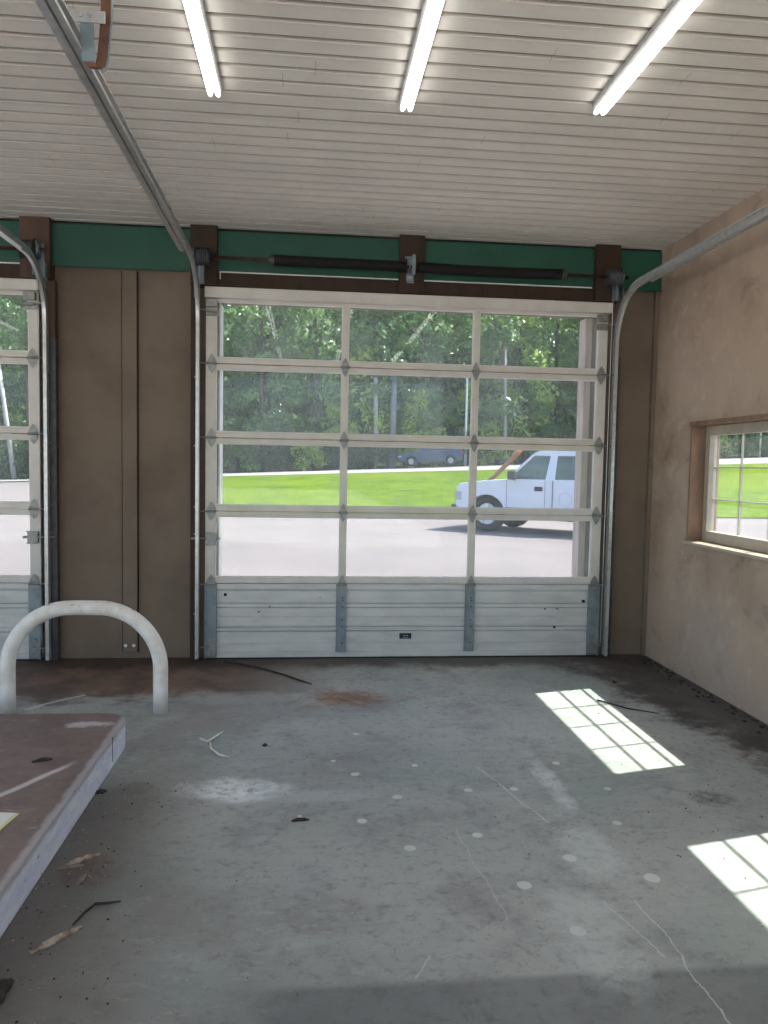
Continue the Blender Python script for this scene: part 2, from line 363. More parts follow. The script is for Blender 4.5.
# ------------------------------------------------------------------ sectional doors
SEC = [0, .575, 1.119, 1.663, 2.206, 2.75]
MX = (1.025, 2.02)
def diamond(cx, cz, w=.034, h=.075):      # leaf shaped hinge plate
    return [(cx, cz + h), (cx + w * .45, cz + h * .75), (cx + w * .85, cz + h * .35), (cx + w, cz + .012), (cx + w, cz - .012), (cx + w * .85, cz - h * .35), (cx + w * .45, cz - h * .75), (cx, cz - h),
            (cx - w * .45, cz - h * .75), (cx - w * .85, cz - h * .35), (cx - w, cz - .012), (cx - w, cz + .012), (cx - w * .85, cz + h * .35), (cx - w * .45, cz + h * .75)]
def garage_door(n, ox, label, lock_side):
    root = struct(empty('door_%d' % n, (ox, 0, 0)), label)
    for k in range(5):
        z0, z1 = SEC[k] + .002, SEC[k + 1] - .002
        if k == 0:
            # ribbed panel: profile in (y,z)
            z0 = .012
            pr = [(.045, z0), (0.0, z0), (0.0, .052), (.012, .054), (.012, .113), (.015, .116), (.012, .119), (.010, .205), (.026, .210), (.026, .216), (.006, .219), (.006, .238), (.026, .241), (.026, .247), (.012, .252),
                  (.012, .318), (.015, .321), (.012, .324), (.010, .385), (.026, .390), (.026, .396), (.006, .399), (.006, .418), (.026, .421), (.026, .427), (.012, .432), (.012, .512), (.015, .515), (.012, .518), (.004, .535), (.004, z1), (.045, z1)]
            g = G(); g.prism([(a, b) for a, b in pr], 0, W, 'x'); sec = g.build('door_section', m_alupanel, root)
            g = G(); g.box(-.0, .088, -.016, -.0005, .014, z1); g.box(.0, .012, -.03, -.016, .014, z1); g.build('end_stile', m_galvdull, sec, bevel=.002)
            g = G(); g.box(W - .088, W, -.016, -.0005, .014, z1); g.box(W - .012, W, -.03, -.016, .014, z1); g.build('end_stile', m_galvdull, sec, bevel=.002)
            for mx in MX:
                g = G(); g.box(mx - .028, mx + .034, -.014, -.0005, .05, z1); g.box(mx - .042, mx - .033, -.010, .0, .05, z1)
                g.build('centre_stile', m_galvdull, sec, bevel=.002)
                g = G()
                for zz in (.12, .25, .30, .40, .45, .47, .53): g.tube([(mx + .005, -.0145, zz), (mx + .005, -.0165, zz)], .006, 8)
                g.build('rivets', m_black, sec)
            g = G(); g.box(.0, W, .002, .040, .0, .012); g.build('bottom_seal', m_rubber, sec)
            for s in (0, 1):
                bx = .045 if s == 0 else W - .045
                g = G(); g.box(bx - .04, bx + .04, -.024, -.0165, .02, .13); g.box(bx - .035, bx + .035, -.034, -.0165, .03, .05); g.tube([(bx, -.026, .155), (bx, -.0165, .155)], .018, 14)
                g.tube([(bx, -.04, .10), (bx + (-.09 if s == 0 else .09), -.04, .10)], .006, 8)
                g.build('bottom_bracket', m_hinge, sec, bevel=.001)
            if n == 1:
                g = G(); g.box(1.475, 1.565, -.0012, .0115, .150, .192); lb = g.build('label_sticker', simple('navy_label', (.012, .014, .04), (.02, .02, .06), .4), sec); lb['label'] = 'small navy blue sticker'
                g = G()
                for a, b2, zz, hh in ((1.50, 1.545, .157, .006), (1.505, 1.52, .170, .010), (1.525, 1.54, .170, .010)): g.box(a, b2, -.0016, -.0011, zz, zz + hh)
                g.build('sticker_print', m_galvdull, lb)
                g = G()
                for (a, b2, rr) in ((.15, .49, .012), (.40, .36, .006), (1.0, .22, .006), (2.62, .38, .006), (2.70, .235, .010), (2.93, .44, .012), (.48, .40, .006), (2.72, .38, .005), (.86, .47, .004)): g.tube([(a, -.001, b2), (a, .0125, b2)], rr, 7)
                g.build('grime_spots', m_black, sec)
            continue
        # glazed sections
        SW, MW, t = .072, .021, .008
        zb, za = z0 + (.042 if k > 1 else .046), z1 - (.036 if k < 4 else .088)
        g = G()
        g.box(0, SW, 0, .045, z0, z1); g.box(W - SW, W, 0, .045, z0, z1)
        for mx in MX: g.box(mx - MW, mx + MW, .0, .045, zb, za)
        g.box(SW, W - SW, .0, .045, z0, zb); g.box(SW, W - SW, .0, .045, za, z1)
        sec = g.build('door_section', m_alu, root, bevel=.0025)
        g = G(); g.box(SW, W - SW, -.006, -.0005, z0 + .002, z0 + .016); g.box(SW, W - SW, -.006, -.0005, z1 - .014, z1 - .002); g.build('rail_lip', m_alu, sec, bevel=.001)
        for a, b2 in ((SW, MX[0] - MW), (MX[0] + MW, MX[1] - MW), (MX[1] + MW, W - SW)):
            g = G()
            g.box(a, b2, .006, .026, zb, zb + t); g.box(a, b2, .006, .026, za - t, za); g.box(a, a + t, .006, .026, zb + t, za - t); g.box(b2 - t, b2, .006, .026, zb + t, za - t)
            g.build('glazing_bead', m_white, sec)
            g = G(); g.box(a + .002, b2 - .002, .028, .032, zb + .002, za - .002); g.build('glass_pane', m_glass, sec)
        if k == 4:
            g = G(); g.box(-.004, W + .012, -.045, -.001, 2.675, 2.752); g.box(-.004, W + .012, -.052, -.045, 2.745, 2.752); g.box(-.004, W + .012, -.052, -.045, 2.675, 2.682)
            g.build('top_strut', m_alu, sec, bevel=.002)
            for s in (0, 1):
                bx = .05 if s == 0 else W - .05; d = -1 if s == 0 else 1
                g = G(); g.box(bx - .045, bx + .035, -.040, -.006, 2.61, 2.665); g.box(bx - .045, bx + .045, -.010, -.001, 2.55, 2.60); g.box(bx - .045, bx + .03, -.05, -.01, 2.575, 2.585)
                g.tube([(bx, -.03, 2.590), (bx + d * .11, -.03, 2.590)], .007, 8); g.tube([(bx - .01, -.018, 2.57), (bx - .01, -.0105, 2.57)], .009, 8)
                g.build('top_roller_bracket', m_hinge, sec, bevel=.001)
        # hinges on the lower joint of this section
        zj = SEC[k]
        for j, hx in enumerate((.045, MX[0], MX[1], W - .045)):
            y0 = -.0075 if True else 0
            low = (k == 1)
            g = G(); pts = diamond(hx, zj, .034 if j in (0, 3) else .028, .072)
            if low: pts = [p if p[1] >= zj else (p[0], zj + (p[1] - zj) * .8) for p in pts]
            yb = -.0065 if not low else -.0168
            g.prism([(p[0], p[1]) for p in pts], yb - .004, yb, 'y')
            g.tube([(hx - .036, yb - .009, zj), (hx + .036, yb - .009, zj)], .009, 10)
            g.tube([(hx, yb - .0065, zj + .038), (hx, yb - .004, zj + .038)], .007, 8); g.tube([(hx, yb - .0065, zj - .038), (hx, yb - .004, zj - .038)], .007, 8)
            if j == 0: g.tube([(hx, yb - .016, zj), (hx - .10, yb - .016, zj)], .006, 8)
            if j == 3: g.tube([(hx, yb - .016, zj), (hx + .10, yb - .016, zj)], .006, 8)
            g.build('hinge', m_hinge, sec)
        if k == 1:
            lx = .05 if lock_side == 0 else W - .05; d = -1 if lock_side == 0 else 1
            g = G(); g.box(lx - .036, lx + .036, -.030, -.001, .875, .955); g.box(lx - .042, lx + .042, -.034, -.030, .868, .876); g.box(lx - .042, lx + .042, -.034, -.030, .952, .96)
            g.tube([(lx - d * .055, -.018, .915), (lx + d * .15, -.018, .915)], .008, 8); g.tube([(lx - d * .055, -.018, .915), (lx - d * .055, -.045, .915)], .010, 8)
            g.build('slide_lock', m_hinge, sec, bevel=.001)
    return root
garage_door(1, 0, 'glazed sectional garage door with twelve panes and ribbed bottom panel', 0)
garage_door(2, D2, 'matching glazed garage door cut off by the photo edge beside the hoop', 1)

# ------------------------------------------------------------------ door tracks
def door_track(ox, side, label, ylen, hz=2.885, slope=.013):
    """side=-1: web on the left (track left of its door)"""
    root = tag(empty('door_track', (ox, 0, 0)), label, 'door track', 'galvanised tracks of the garage doors')
    s = side
    fw = .024
    prof = [(0, -.027), (0, .027), (-s * fw, .027), (-s * fw, .020), (-s * (fw - .004), .020), (-s * (fw - .004), .0235), (s * -.003, .0235), (s * -.003, -.0235), (-s * (fw - .004), -.0235), (-s * (fw - .004), -.014), (-s * fw, -.014), (-s * fw, -.027)]
    rc = .40; yv = -.045
    fr = [((0, yv, .02), (1, 0, 0), (0, 1, 0))]
    zc = hz - rc
    fr.append(((0, yv, zc - .05), (1, 0, 0), (0, 1, 0)))
    for i in range(0, 15):
        a = math.pi / 2 * i / 14
        fr.append(((0, yv - rc + rc * math.cos(a), zc + rc * math.sin(a)), (1, 0, 0), (0, math.cos(a), math.sin(a))))
    ye = -ylen; fr.append(((0, ye, hz + (yv - rc - ye) * slope), (1, 0, 0), (0, slope, 1)))
    g = G(); g.sweep(prof, fr); g.build('track', m_galv, root)
    # mounting angle behind vertical run and stiffener angle over horizontal run
    g = G(); g.box(s * .003, s * .045, -.012, .03, .02, 2.35) if s > 0 else g.box(-.045, -.003, -.012, .03, .02, 2.35); g.build('wall_angle', m_darkgrey, root)
    y1 = yv - rc - .12; z1 = hz - .01
    a0, a1 = sorted((s * .001, s * .030)); b0, b1 = sorted((s * .001, s * .005))
    ax = [((0, y1, hz), (1, 0, 0), (0, 0, 1)), ((0, ye, hz + (y1 - ye) * slope), (1, 0, 0), (0, 0, 1))]
    g = G(); e0, e1, e2 = s * .006, s * .010, s * (.036 if s < 0 else .022); g.sweep([(e0, -.030), (e2, -.030), (e2, -.026), (e1, -.026), (e1, .022), (e0, .022)], ax); g.build('stiffener_angle', m_galv, root)
    for zz in (.35, .95, 1.15, 1.6, 2.1):
        g = G(); g.tube([(s * .002, -.03, zz), (s * .016, -.03, zz)], .007, 8); g.build('bolt', m_galvdull, root)
    # flag bracket up to the bearing plate
    g = G(); g.box(*sorted((s * .004, s * .009)), -.11, -.058, 2.66, 2.86); g.box(*sorted((-s * .01, -s * .055)), -.066, -.0585, 2.765, 3.0); g.box(*sorted((-s * .058, -s * .064)), -.15, -.06, 2.765, 2.92)
    g.build('flag_bracket', m_galvdull, root, bevel=.001)
    return root
door_track(-.062, -1, 'galvanised track left of the glazed garage door, running overhead past the bumper spring', 4.6)
door_track(W + .060, 1, 'galvanised track on the right of the glazed garage door beside the plaster wall', 4.6, 2.822, .004)
door_track(D2 + W + .072, 1, 'galvanised track right of the cut-off garage door beside the brown post', 4.6, 2.86, .004)

# ------------------------------------------------------------------ torsion springs
def torsion(ox, z0, z1, label, springs):
    root = tag(empty('torsion_spring_shaft', (ox, -.13, 0)), label, 'door spring')
    Z = lambda x: z0 + (z1 - z0) * x / W
    g = G(); g.tube([(-.09, 0, Z(-.09)), (W + .09, 0, Z(W + .09))], .0125, 12); g.build('shaft', m_rust, root, True)
    for a, b in springs:
        g = G(); nturn = int((b - a) / .011); n = nturn * 8
        pts = []
        L = b - a
        # ribbed coil body: rings of varying radius
        segs = nturn * 2; path = []; rads = []
        for i in range(segs + 1):
            t = a + L * i / segs; sag = -.006 * math.sin(math.pi * i / segs) if a > 1 else 0
            path.append((t, 0, Z(t) + sag)); rads.append(.036 if i % 2 else .040)
        g.tube(path, rads, 14); g.build('torsion_spring', m_black, root, True)
        e = a - .03 if a < 1 else b + .03; e2 = a if a < 1 else b
        g = G(); g.tube([(e, 0, Z(e)), (e2, 0, Z(e2))], .028, 14); g.tube([(e2 - .008, 0, Z(e2)), (e2 + .008, 0, Z(e2))], .042, 14); g.build('winding_cone', m_darkgrey, root)
    for cx, d in ((-.005, -1), (W - .025, 1)):
        g = G(); path = []; rads = []
        for i in range(13):
            path.append((cx - .045 + .09 * i / 12, 0, Z(cx))); rads.append(.062 if i % 2 else .058)
        path = [(cx - .05, 0, Z(cx))] + path + [(cx + .05, 0, Z(cx))]; rads = [.072] + rads + [.066]
        if d > 0: path = [(2 * cx - p[0], 0, p[2]) for p in path]
        g.tube(path, rads, 24); g.build('cable_drum', m_darkgrey, root)
        g = G(); g.tube([(cx + d * .03, -.058 * 0 + .06, Z(cx) - .01), (cx + d * .035, .085, 2.3), (cx + d * .035, .085, .12)], .0022, 6); g.build('lift_cable', m_galv, root)
        g = G(); g.tube([(cx + d * .062, 0, Z(cx)), (cx + d * .078, 0, Z(cx))], .032, 16); g.box(cx + d * .064 - .003, cx + d * .064 + .003, -.03, .074, Z(cx) - .05, Z(cx) + .05); g.build('bearing_plate', m_galvdull, root)
    if len(springs) > 1:
        zc = Z(1.5)
        g = G(); g.box(1.475, 1.480, -.05, .074, zc - .03, zc + .03); g.box(1.47, 1.52, .066, .074, zc - .10, zc + .08); g.box(1.490, 1.515, -.062, -.050, zc - .07, zc + .075)
        g.tube([(1.502, -.072, zc + .06), (1.502, -.060, zc + .06)], .012, 8); g.tube([(1.502, -.072, zc - .055), (1.502, -.060, zc - .055)], .012, 8); g.tube([(1.44, -.04, zc + .055), (1.50, -.055, zc + .055)], .010, 8); g.tube([(1.452, -.045, zc - .085), (1.49, -.045, zc - .085)], .026, 10)
        g.build('centre_bracket', m_galvdull, root, bevel=.001)
    return root
torsion(0, 2.94, 2.925, 'rusty shaft with two black torsion springs and cable drums over the glazed door', [(.49, 1.45), (1.54, 2.63)])
torsion(D2, 2.94, 2.94, 'spring shaft end and drum over the cut-off garage door', [(.49, 1.45), (1.54, 2.45)])

# bumper spring at the end of the left track
bs = tag(empty('bumper_spring', (0, -2.95, 3.0)), 'bent strap bumper spring bolted above the left overhead track', 'bumper spring')
g = G(); hw = .022
# light bracket across
g.box(-.115, .045, -.003, .003, -.022, .018); g.box(-.125, -.10, -.03, .01, -.03, .03); g.build('mounting_bracket', m_galv, bs, bevel=.001)
for bx in (-.035, -.008):
    g = G(); g.tube([(bx, -.0035, 0), (bx, -.012, 0)], .009, 6); g.tube([(bx, -.012, 0), (bx, -.018, 0)], .005, 8); g.build('bolt', m_galv, bs)
def strip(path, wd, th):
    g = G(); pp = [Vector(p) for p in path]
    fr = []
    for i, p in enumerate(pp):
        t = (pp[min(i + 1, len(pp) - 1)] - pp[max(i - 1, 0)]).normalized(); nrm = Vector((1, 0, 0)).cross(t).normalized()
        fr.append((p, Vector((1, 0, 0)), nrm))
    g.sweep([(-wd / 2, -th / 2), (wd / 2, -th / 2), (wd / 2, th / 2), (-wd / 2, th / 2)], fr); return g
p1 = [(-.018 + .0 * i, .006 + .02 * math.sin(i / 8 * 1.2), -.02 - .118 * i / 8) for i in range(9)]
strip(p1, .046, .003).build('spring_strap', m_galvdull, bs)
p2 = [(-.016, .024, -.140), (-.006, .030, -.152), (.006, .036, -.156), (.016, .040, -.146), (.024, .042, -.11), (.030, .042, -.05), (.036, .042, .03), (.040, .042, .12), (.042, .042, .18)]
o = strip(p2, .034, .004).build('rusted_strap', simple('rust_brown_strap', (.16, .075, .045), (.10, .045, .028), .6, .2, scale=20), bs); o['label'] = 'brown rusted leg of the strap'
g = G(); g.sweep([(-.002, -.016), (.004, -.016), (.004, .016), (-.002, .016)], [(Vector(p) + Vector((.02, 0, 0)), Vector((1, 0, 0)), Vector((0, 1, 0)) if i > 4 else Vector((0, .3, 1)).normalized()) for i, p in enumerate(p2[2:])]); g.build('edge_strap', m_galvdull, bs)
# hanger strut from ceiling to track
g = G(); g.box(-.118, -.112, -.02, .02, .0, .184); g.build('hanger_strut', m_galv, bs)

# ------------------------------------------------------------------ strip lights
def strip_light(x, y0, label, group='twin tube strip lights on the ceiling'):
    root = tag(empty('strip_light', (x, y0 - 1.2, ZC)), label, 'ceiling light', group)
    g = G(); g.prism([(-.036, -.001), (.036, -.001), (.036, -.022), (.020, -.034), (-.020, -.034), (-.036, -.022)], -1.2, 1.2, 'y'); g.build('housing', m_fix, root, bevel=.002)
    for dx in (-.0175, .0175):
        g = G(); g.tube([(dx, -1.2, -.043), (dx, -1.185, -.043), (dx, 1.185, -.043), (dx, 1.2, -.043)], [.008, .0115, .0115, .008], 10); g.build('led_tube', m_tube, root, True)
    return root
for x, y0, lb in ((.315, -2.13, 'lit twin tube strip light, first from the overhead door track'), (1.193, -2.11, 'lit twin tube strip light, middle one of the three in view'), (2.09, -2.20, 'lit twin tube strip light nearest the plaster wall'),
              (.31, -5.3, 'unseen strip light added deeper in the garage, nearest the track side'), (1.195, -5.3, 'unseen strip light added deeper in the garage, middle row'), (2.09, -5.3, 'unseen strip light added deeper in the garage, plaster wall side'),  # this row is out of view, added behind the camera for fill light
              (-2.0, -2.2, 'lit strip light in front of the cut-off door, first from the post'), (-3.0, -2.2, 'lit strip light in front of the cut-off door, second from the post')):
    strip_light(x, y0, lb)

# ------------------------------------------------------------------ island, hoop, debris
def island():
    pts = []; x1, y1, rr = -.163, -1.675, .14
    for i in range(9):
        a = math.pi / 2 * i / 8; pts.append((x1 - rr + rr * math.sin(a), y1 - rr + rr * math.cos(a)))
    pts += [(x1 - .012, -4.9), (-2.2, -4.9), (-2.2, y1 + .02)]
    b = MB_('worn_island_top'); n = b.noise(2.2, 8, .7); n2 = b.noise(14, 6, .7); n3 = b.noise(5, 8, .75, (1, 2.5, 1), 1)
    c = b.mix(n.ramp(.35, .65), (.165, .115, .098), (.24, .175, .155)); c = b.mix(n2.ramp(.5, .75) * .5, c, (.10, .062, .05)); c = b.mix(n3.ramp(.57, .66) * .6, c, (.36, .33, .32))
    L = ((b.x + .30) * .86 - (b.y + 2.44) * .5 + (n - .5) * .06).m('ABSOLUTE'); t = (b.x + .40).m('ABSOLUTE')
    c = b.mix(L.ramp(.025, .006) * t.ramp(.17, .10) * .85, c, (.62, .60, .58))
    d = ((b.x + .33).m('POWER', 2.0) * 25 + (b.y + 1.86).m('POWER', 2.0) * 160 + (n2 - .5) * 1.6).ramp(.5, .1); c = b.mix(d * .8, c, (.58, .56, .56))
    edge = (b.x + (n2 - .5) * .05).ramp(-.205, -.180); c = b.mix(edge * .6, c, (.50, .48, .50))
    b.base(c); b.set(rough=.65); b.bump(n2, .2, .004)
    e = MB_('blue_white_edge_paint'); n = e.noise(7, 7, .7, (1, 1, 3)); n2 = e.noise(30, 4, .6)
    c = e.mix(n.ramp(.35, .6), (.58, .63, .76), (.74, .76, .82)); c = e.mix(n2.ramp(.62, .7) * .7, c, (.16, .12, .11)); c = e.mix((e.z + (n - .5) * .08).ramp(.115, .14) * .6, c, (.20, .15, .14))
    e.base(c); e.set(rough=.6)
    g = G(); g.prism(pts, 0, .15, 'z')
    bmesh.ops.recalc_face_normals(g.bm, faces=g.bm.faces)
    for f in g.bm.faces: f.material_index = 0 if abs(f.normal.z) > .7 else 1
    o = g.build('island_platform', [b.mat, e.mat], bevel=.008)
    tag(o, 'low brown-topped concrete island with blue-white painted edge and rounded corner', 'platform')
    k = G(); k.box(-.1665, -.1635, -2.055, -2.045, .03, .151); k.build('edge_crack', m_black, o)
    return o
isl = island()

hoop = tag(empty('bollard_hoop', (-.525, -1.225, 0)), 'white painted bent pipe hoop standing behind the low island', 'bollard')
pts = []
hw, ht, rr = .432, .625, .30
pts += [(-hw, 0, 0), (-hw, 0, .15), (-hw, 0, ht - .36)]
for i in range(1, 15):
    a = math.pi / 2 * i / 15; pts.append((-hw + .36 * (1 - math.cos(a)), 0, ht - .36 + .36 * math.sin(a)))
pts.append((-.05, 0, ht)); pts.append((.0, 0, ht)); pts.append((.05, 0, ht + -.001))
for i in range(14, -1, -1):
    a = math.pi / 2 * i / 15; pts.append((hw - .36 * (1 - math.cos(a)), 0, ht - .36 + .36 * math.sin(a)))
pts += [(hw, 0, .15), (hw, 0, 0)]
b = MB_('chipped_white_pipe_paint'); n = b.noise(9, 7, .7); n2 = b.noise(30, 4, .6)
c = b.mix(n.ramp(.4, .65), (.85, .83, .79), (.72, .68, .62)); c = b.mix(n2.ramp(.62, .74) * b.z.ramp(.40, .65) * .8, c, (.26, .17, .12)); b.base(c); b.set(rough=.5)
g = G(); g.tube(pts, .043, 24); g.build('bent_pipe', b.mat, hoop, True)

b = MB_('pale_card'); e_ = (b.x.m('ABSOLUTE')).ramp(.08, .09); c = b.mix(e_, (.80, .80, .74), (.70, .68, .35)); b.base(c); b.set(rough=.7)
g = G(); g.box(-.10, .10, -.14, .14, 0, .003); o = g.build('paper_card', b.mat); o.location = (-.425, -2.97, .151); o.rotation_euler.z = R(-9)
tag(o, 'pale card with yellowish edge lying on the low island', 'card')

m_bark = simple('bark', (.20, .15, .12), (.30, .25, .20), .9, scale=30)
m_bark2 = simple('pale_bark', (.45, .38, .31), (.20, .13, .09), .9, scale=40)
m_dark = simple('dark_litter', (.03, .025, .022), (.05, .035, .028), .9, scale=40)
def chip(name, mt, x, y, z, L, Wd, rz, label, cat, seed):
    rnd = random.Random(seed); g = G(); n = 9; top = []; bot = []
    for i in range(n):
        t = i / (n - 1); w_ = Wd * (math.sin(math.pi * (t * .85 + .08)) * (.35 + .9 * rnd.random())); zz = .003 + .007 * math.sin(math.pi * t) + rnd.random() * .003
        top.append((L * (t - .5), w_ / 2, zz)); bot.append((L * (t - .5), -w_ / 2, zz * .6))
    A = [g.bm.verts.new(p) for p in top]; B = [g.bm.verts.new(p) for p in bot]
    A2 = [g.bm.verts.new((p[0], p[1] * .95, 0)) for p in top]; B2 = [g.bm.verts.new((p[0], p[1] * .95, 0)) for p in bot]
    for i in range(n - 1):
        g.bm.faces.new((A[i], A[i + 1], B[i + 1], B[i])); g.bm.faces.new((A2[i], B2[i], B2[i + 1], A2[i + 1])); g.bm.faces.new((A[i], A2[i], A2[i + 1], A[i + 1])); g.bm.faces.new((B[i], B[i + 1], B2[i + 1], B2[i]))
    g.bm.faces.new((A[0], B[0], B2[0], A2[0])); g.bm.faces.new((A[-1], A2[-1], B2[-1], B[-1]))
    o = g.build(name, mt); o.location = (x, y, z); o.rotation_euler.z = rz; return tag(o, label, cat)
chip('bark_chip', m_bark2, -.055, -2.92, .001, .13, .028, R(35), 'pale pointed bark chip on the floor beside the island edge', 'bark', 1)
chip('bark_chip', m_bark2, .005, -3.40, .001, .17, .026, R(48), 'long pale ragged bark chip with a black twig at its tip', 'bark', 2)
chip('bark_chip', m_bark, -.085, -2.97, .001, .09, .012, R(15), 'thin brown bark chip just below the pale pointed one', 'bark', 3)
chip('bark_chip', m_bark, -.02, -3.06, .001, .07, .016, R(80), 'reddish brown flake between the pale pointed chip and the long one', 'bark', 4)
chip('dead_leaf', m_dark, -.145, -2.33, .001, .055, .03, R(30), 'small curled brown leaf at the foot of the island edge', 'leaf', 5)
chip('dead_leaf', m_dark, -.395, -2.33, .151, .085, .025, R(20), 'dark crumpled leaf lying on top of the low island', 'leaf', 6)
chip('dead_leaf', m_dark, .742, -2.655, .001, .075, .022, R(5), 'small dark leaf among pale dots on the open floor', 'leaf', 7)
chip('dead_leaf', m_dark, .55, -1.80, .001, .03, .022, R(5), 'tiny black leaf between the forked twig and door', 'leaf', 8)
chip('dead_leaf', m_dark, 2.90, -.72, .001, .05, .03, R(60), 'dark leaf speck beyond the sun patch near the wall', 'leaf', 9)
def twig(name, mt, paths, rad, label, cat='twig'):
    g = G()
    for p in paths: g.tube(p, [rad] * (len(p) - 1) + [rad * .5], 7)
    return tag(g.build(name, mt, None, True), label, cat)
twig('twig', simple('pale_twig', (.85, .82, .76), (.65, .60, .54), .8, scale=30), [[(.20, -1.69, .006), (.245, -1.74, .008), (.285, -1.66, .010), (.31, -1.585, .006)], [(.262, -1.75, .007), (.275, -1.84, .008), (.33, -1.93, .007), (.38, -1.955, .005)]], .0058, 'pale forked twig on the concrete right of the hoop')
twig('twig', m_dark, [[(.155, -.10, .008), (.27, -.17, .008), (.40, -.27, .010), (.50, -.36, .009), (.62, -.49, .010), (.72, -.62, .009), (.80, -.705, .008)]], .0065, 'long dark curved stick lying by the left end of the glazed door')
twig('twig', m_dark, [[(.07, -3.22, .008), (.11, -3.225, .012), (.15, -3.21, .008)], [(.07, -3.22, .008), (.05, -3.27, .01), (.03, -3.33, .006)]], .0045, 'short black twig at the tip of the long bark chip')
twig('twig', m_dark, [[(2.62, -1.12, .006), (2.74, -1.30, .008), (2.90, -1.40, .006)]], .005, 'thin dark twig between the sun patch and plaster wall')
# dark clump at the left bottom
def blobmesh(name, mt, x, y, z, r, seed, label, cat, sc_=(1, 1, .5)):
    g = G(); bmesh.ops.create_icosphere(g.bm, subdivisions=3, radius=r); rnd = random.Random(seed)
    for v in g.bm.verts:
        k = 1 + .35 * math.sin(v.co.x * 60 / (r * 25) + seed) * math.cos(v.co.y * 70 / (r * 25)) + rnd.uniform(-.12, .12); v.co *= k; v.co.x *= sc_[0]; v.co.y *= sc_[1]; v.co.z = max(v.co.z * sc_[2], -.2 * r) + .2 * r
    o = g.build(name, mt); o.location = (x, y, z); return tag(o, label, cat)
blobmesh('dirt_clump', m_dark, -.085, -3.635, .001, .042, 3, 'black clump of dirt on the floor below the island edge', 'dirt clump')
# pine needles
rnd = random.Random(4); g = G()
for i in range(230):
    a = rnd.gauss(0, .11) * (1 if i % 3 else 1.7); bb = rnd.gauss(0, .085) - abs(a) * .1; th = rnd.gauss(math.pi / 2 + a * 3, .9); L = rnd.uniform(.02, .05); zz = rnd.uniform(.002, .012)
    x, y = 1.02 + a, -1.0 + bb
    g.tube([(x - L * math.cos(th), y - L * math.sin(th), zz), (x + L * math.cos(th), y + L * math.sin(th), rnd.uniform(.002, .014))], .0013, 3)
tag(g.build('pine_needles', simple('orange_needles', (.50, .30, .20), (.38, .21, .13), .8)), 'scattered orange-brown pine needles in front of the glazed door', 'pine needles', kind='stuff')
# loose grit
g = G(); rnd = random.Random(9)
for i in range(520):
    if i < 240: x, y = rnd.gauss(.0, .16), rnd.uniform(-3.9, -2.2)
    elif i < 380: x, y = rnd.uniform(2.4, 3.4), rnd.uniform(-3.2, -.2)
    else: x, y = rnd.uniform(-.1, 3.3), rnd.uniform(-4.2, -.2)
    if x < -.17: x = -.17 + rnd.random() * .1
    s_ = rnd.uniform(.0015, .0042); h = s_ * .8; a = rnd.uniform(0, 6.28)
    p = [(x + s_ * math.cos(a + k * 2.1) * rnd.uniform(.7, 1.5), y + s_ * math.sin(a + k * 2.1)) for k in range(3)]
    g.prism(p, 0.0, h, 'z', mi=0 if i % 3 else 1)
tag(g.build('grit', [m_bark2, m_dark]), 'loose grit and crumbs scattered over the concrete floor', 'grit', kind='stuff')
g = G(); rnd = random.Random(2)
for i in range(90):
    y = -.1 - rnd.random() * 1.9; x = 3.455 - abs(rnd.gauss(0, .05)); s_ = rnd.uniform(.006, .02)
    p = [(x + s_ * math.cos(k * 1.25 + i) * .6 - .02, y + s_ * math.sin(k * 1.25 + i)) for k in range(5)]; g.prism(p, 0.001, s_ * .4, 'z')
tag(g.build('dirt_crumbs', m_dark), 'dark dirt crumbs along the foot of the plaster wall', 'dirt', kind='stuff')

# ------------------------------------------------------------------ outdoors
def gz(x, y):
    zr = max(0.0, .90 + .047 * x) if x > -19 else 0.0
    zr = min(zr, 4.0)
    if y < 17.3: return -.03
    if y < 44: return -.03 + (zr + .03) * (y - 17.3) / 26.7
    return zr + max(0, y - 50) * .01
def grid(name, xs, ys, dz, mt, label, kind='structure', cond=None):
    me = bpy.data.meshes.new(name); V = []; F = []; idx = {}
    for j, y in enumerate(ys):
        for i, x in enumerate(xs(y)):
            V.append((x, y, gz(x, y) + dz)); idx[i, j] = len(V) - 1
    n = len(xs(ys[0]))
    for j in range(len(ys) - 1):
        for i in range(n - 1): F.append((idx[i, j], idx[i + 1, j], idx[i + 1, j + 1], idx[i, j + 1]))
    me.from_pydata(V, [], F); o = link(name, me, mt, None, True); o['kind'] = kind; o['label'] = label; return o
b = MB_('pale_driveway'); n = b.noise(.35, 6, .6); n2 = b.noise(5, 5, .6); n3 = b.noise(.9, 7, .7, (.4, 1.6, 1))
c = b.mix(n.ramp(.35, .65), (.172, .145, .148), (.198, .168, .172)); c = b.mix(n3.ramp(.55, .7) * .25, c, (.160, .138, .138)); b.base(c); b.set(rough=1, spec=.1)
m_drive = b.mat
m_road = simple('pale_road', (.30, .27, .27), (.26, .24, .24), .95, scale=1)
m_apron = simple('bounce_apron_concrete', (.74, .70, .65), (.66, .62, .57), .9, scale=2)  # unseen ground added paler than the driveway to bounce light indoors
b = MB_('lawn_grass'); n = b.noise(1.1, 8, .75); n2 = b.noise(.15, 4, .5); n3 = b.noise(6, 4, .7)
c = b.mix(n.ramp(.38, .62), (.125, .185, .006), (.058, .110, .004)); c = b.mix(n2.ramp(.4, .65) * .5, c, (.165, .21, .008)); c = b.mix(n3.ramp(.50, .62) * .6, c, (.035, .07, .004)); b.base(c); b.set(rough=1, spec=.05); b.bump(n3, .6, .2)
m_lawn = b.mat
lin = lambda a, b, n: [a + (b - a) * i / (n - 1) for i in range(n)]
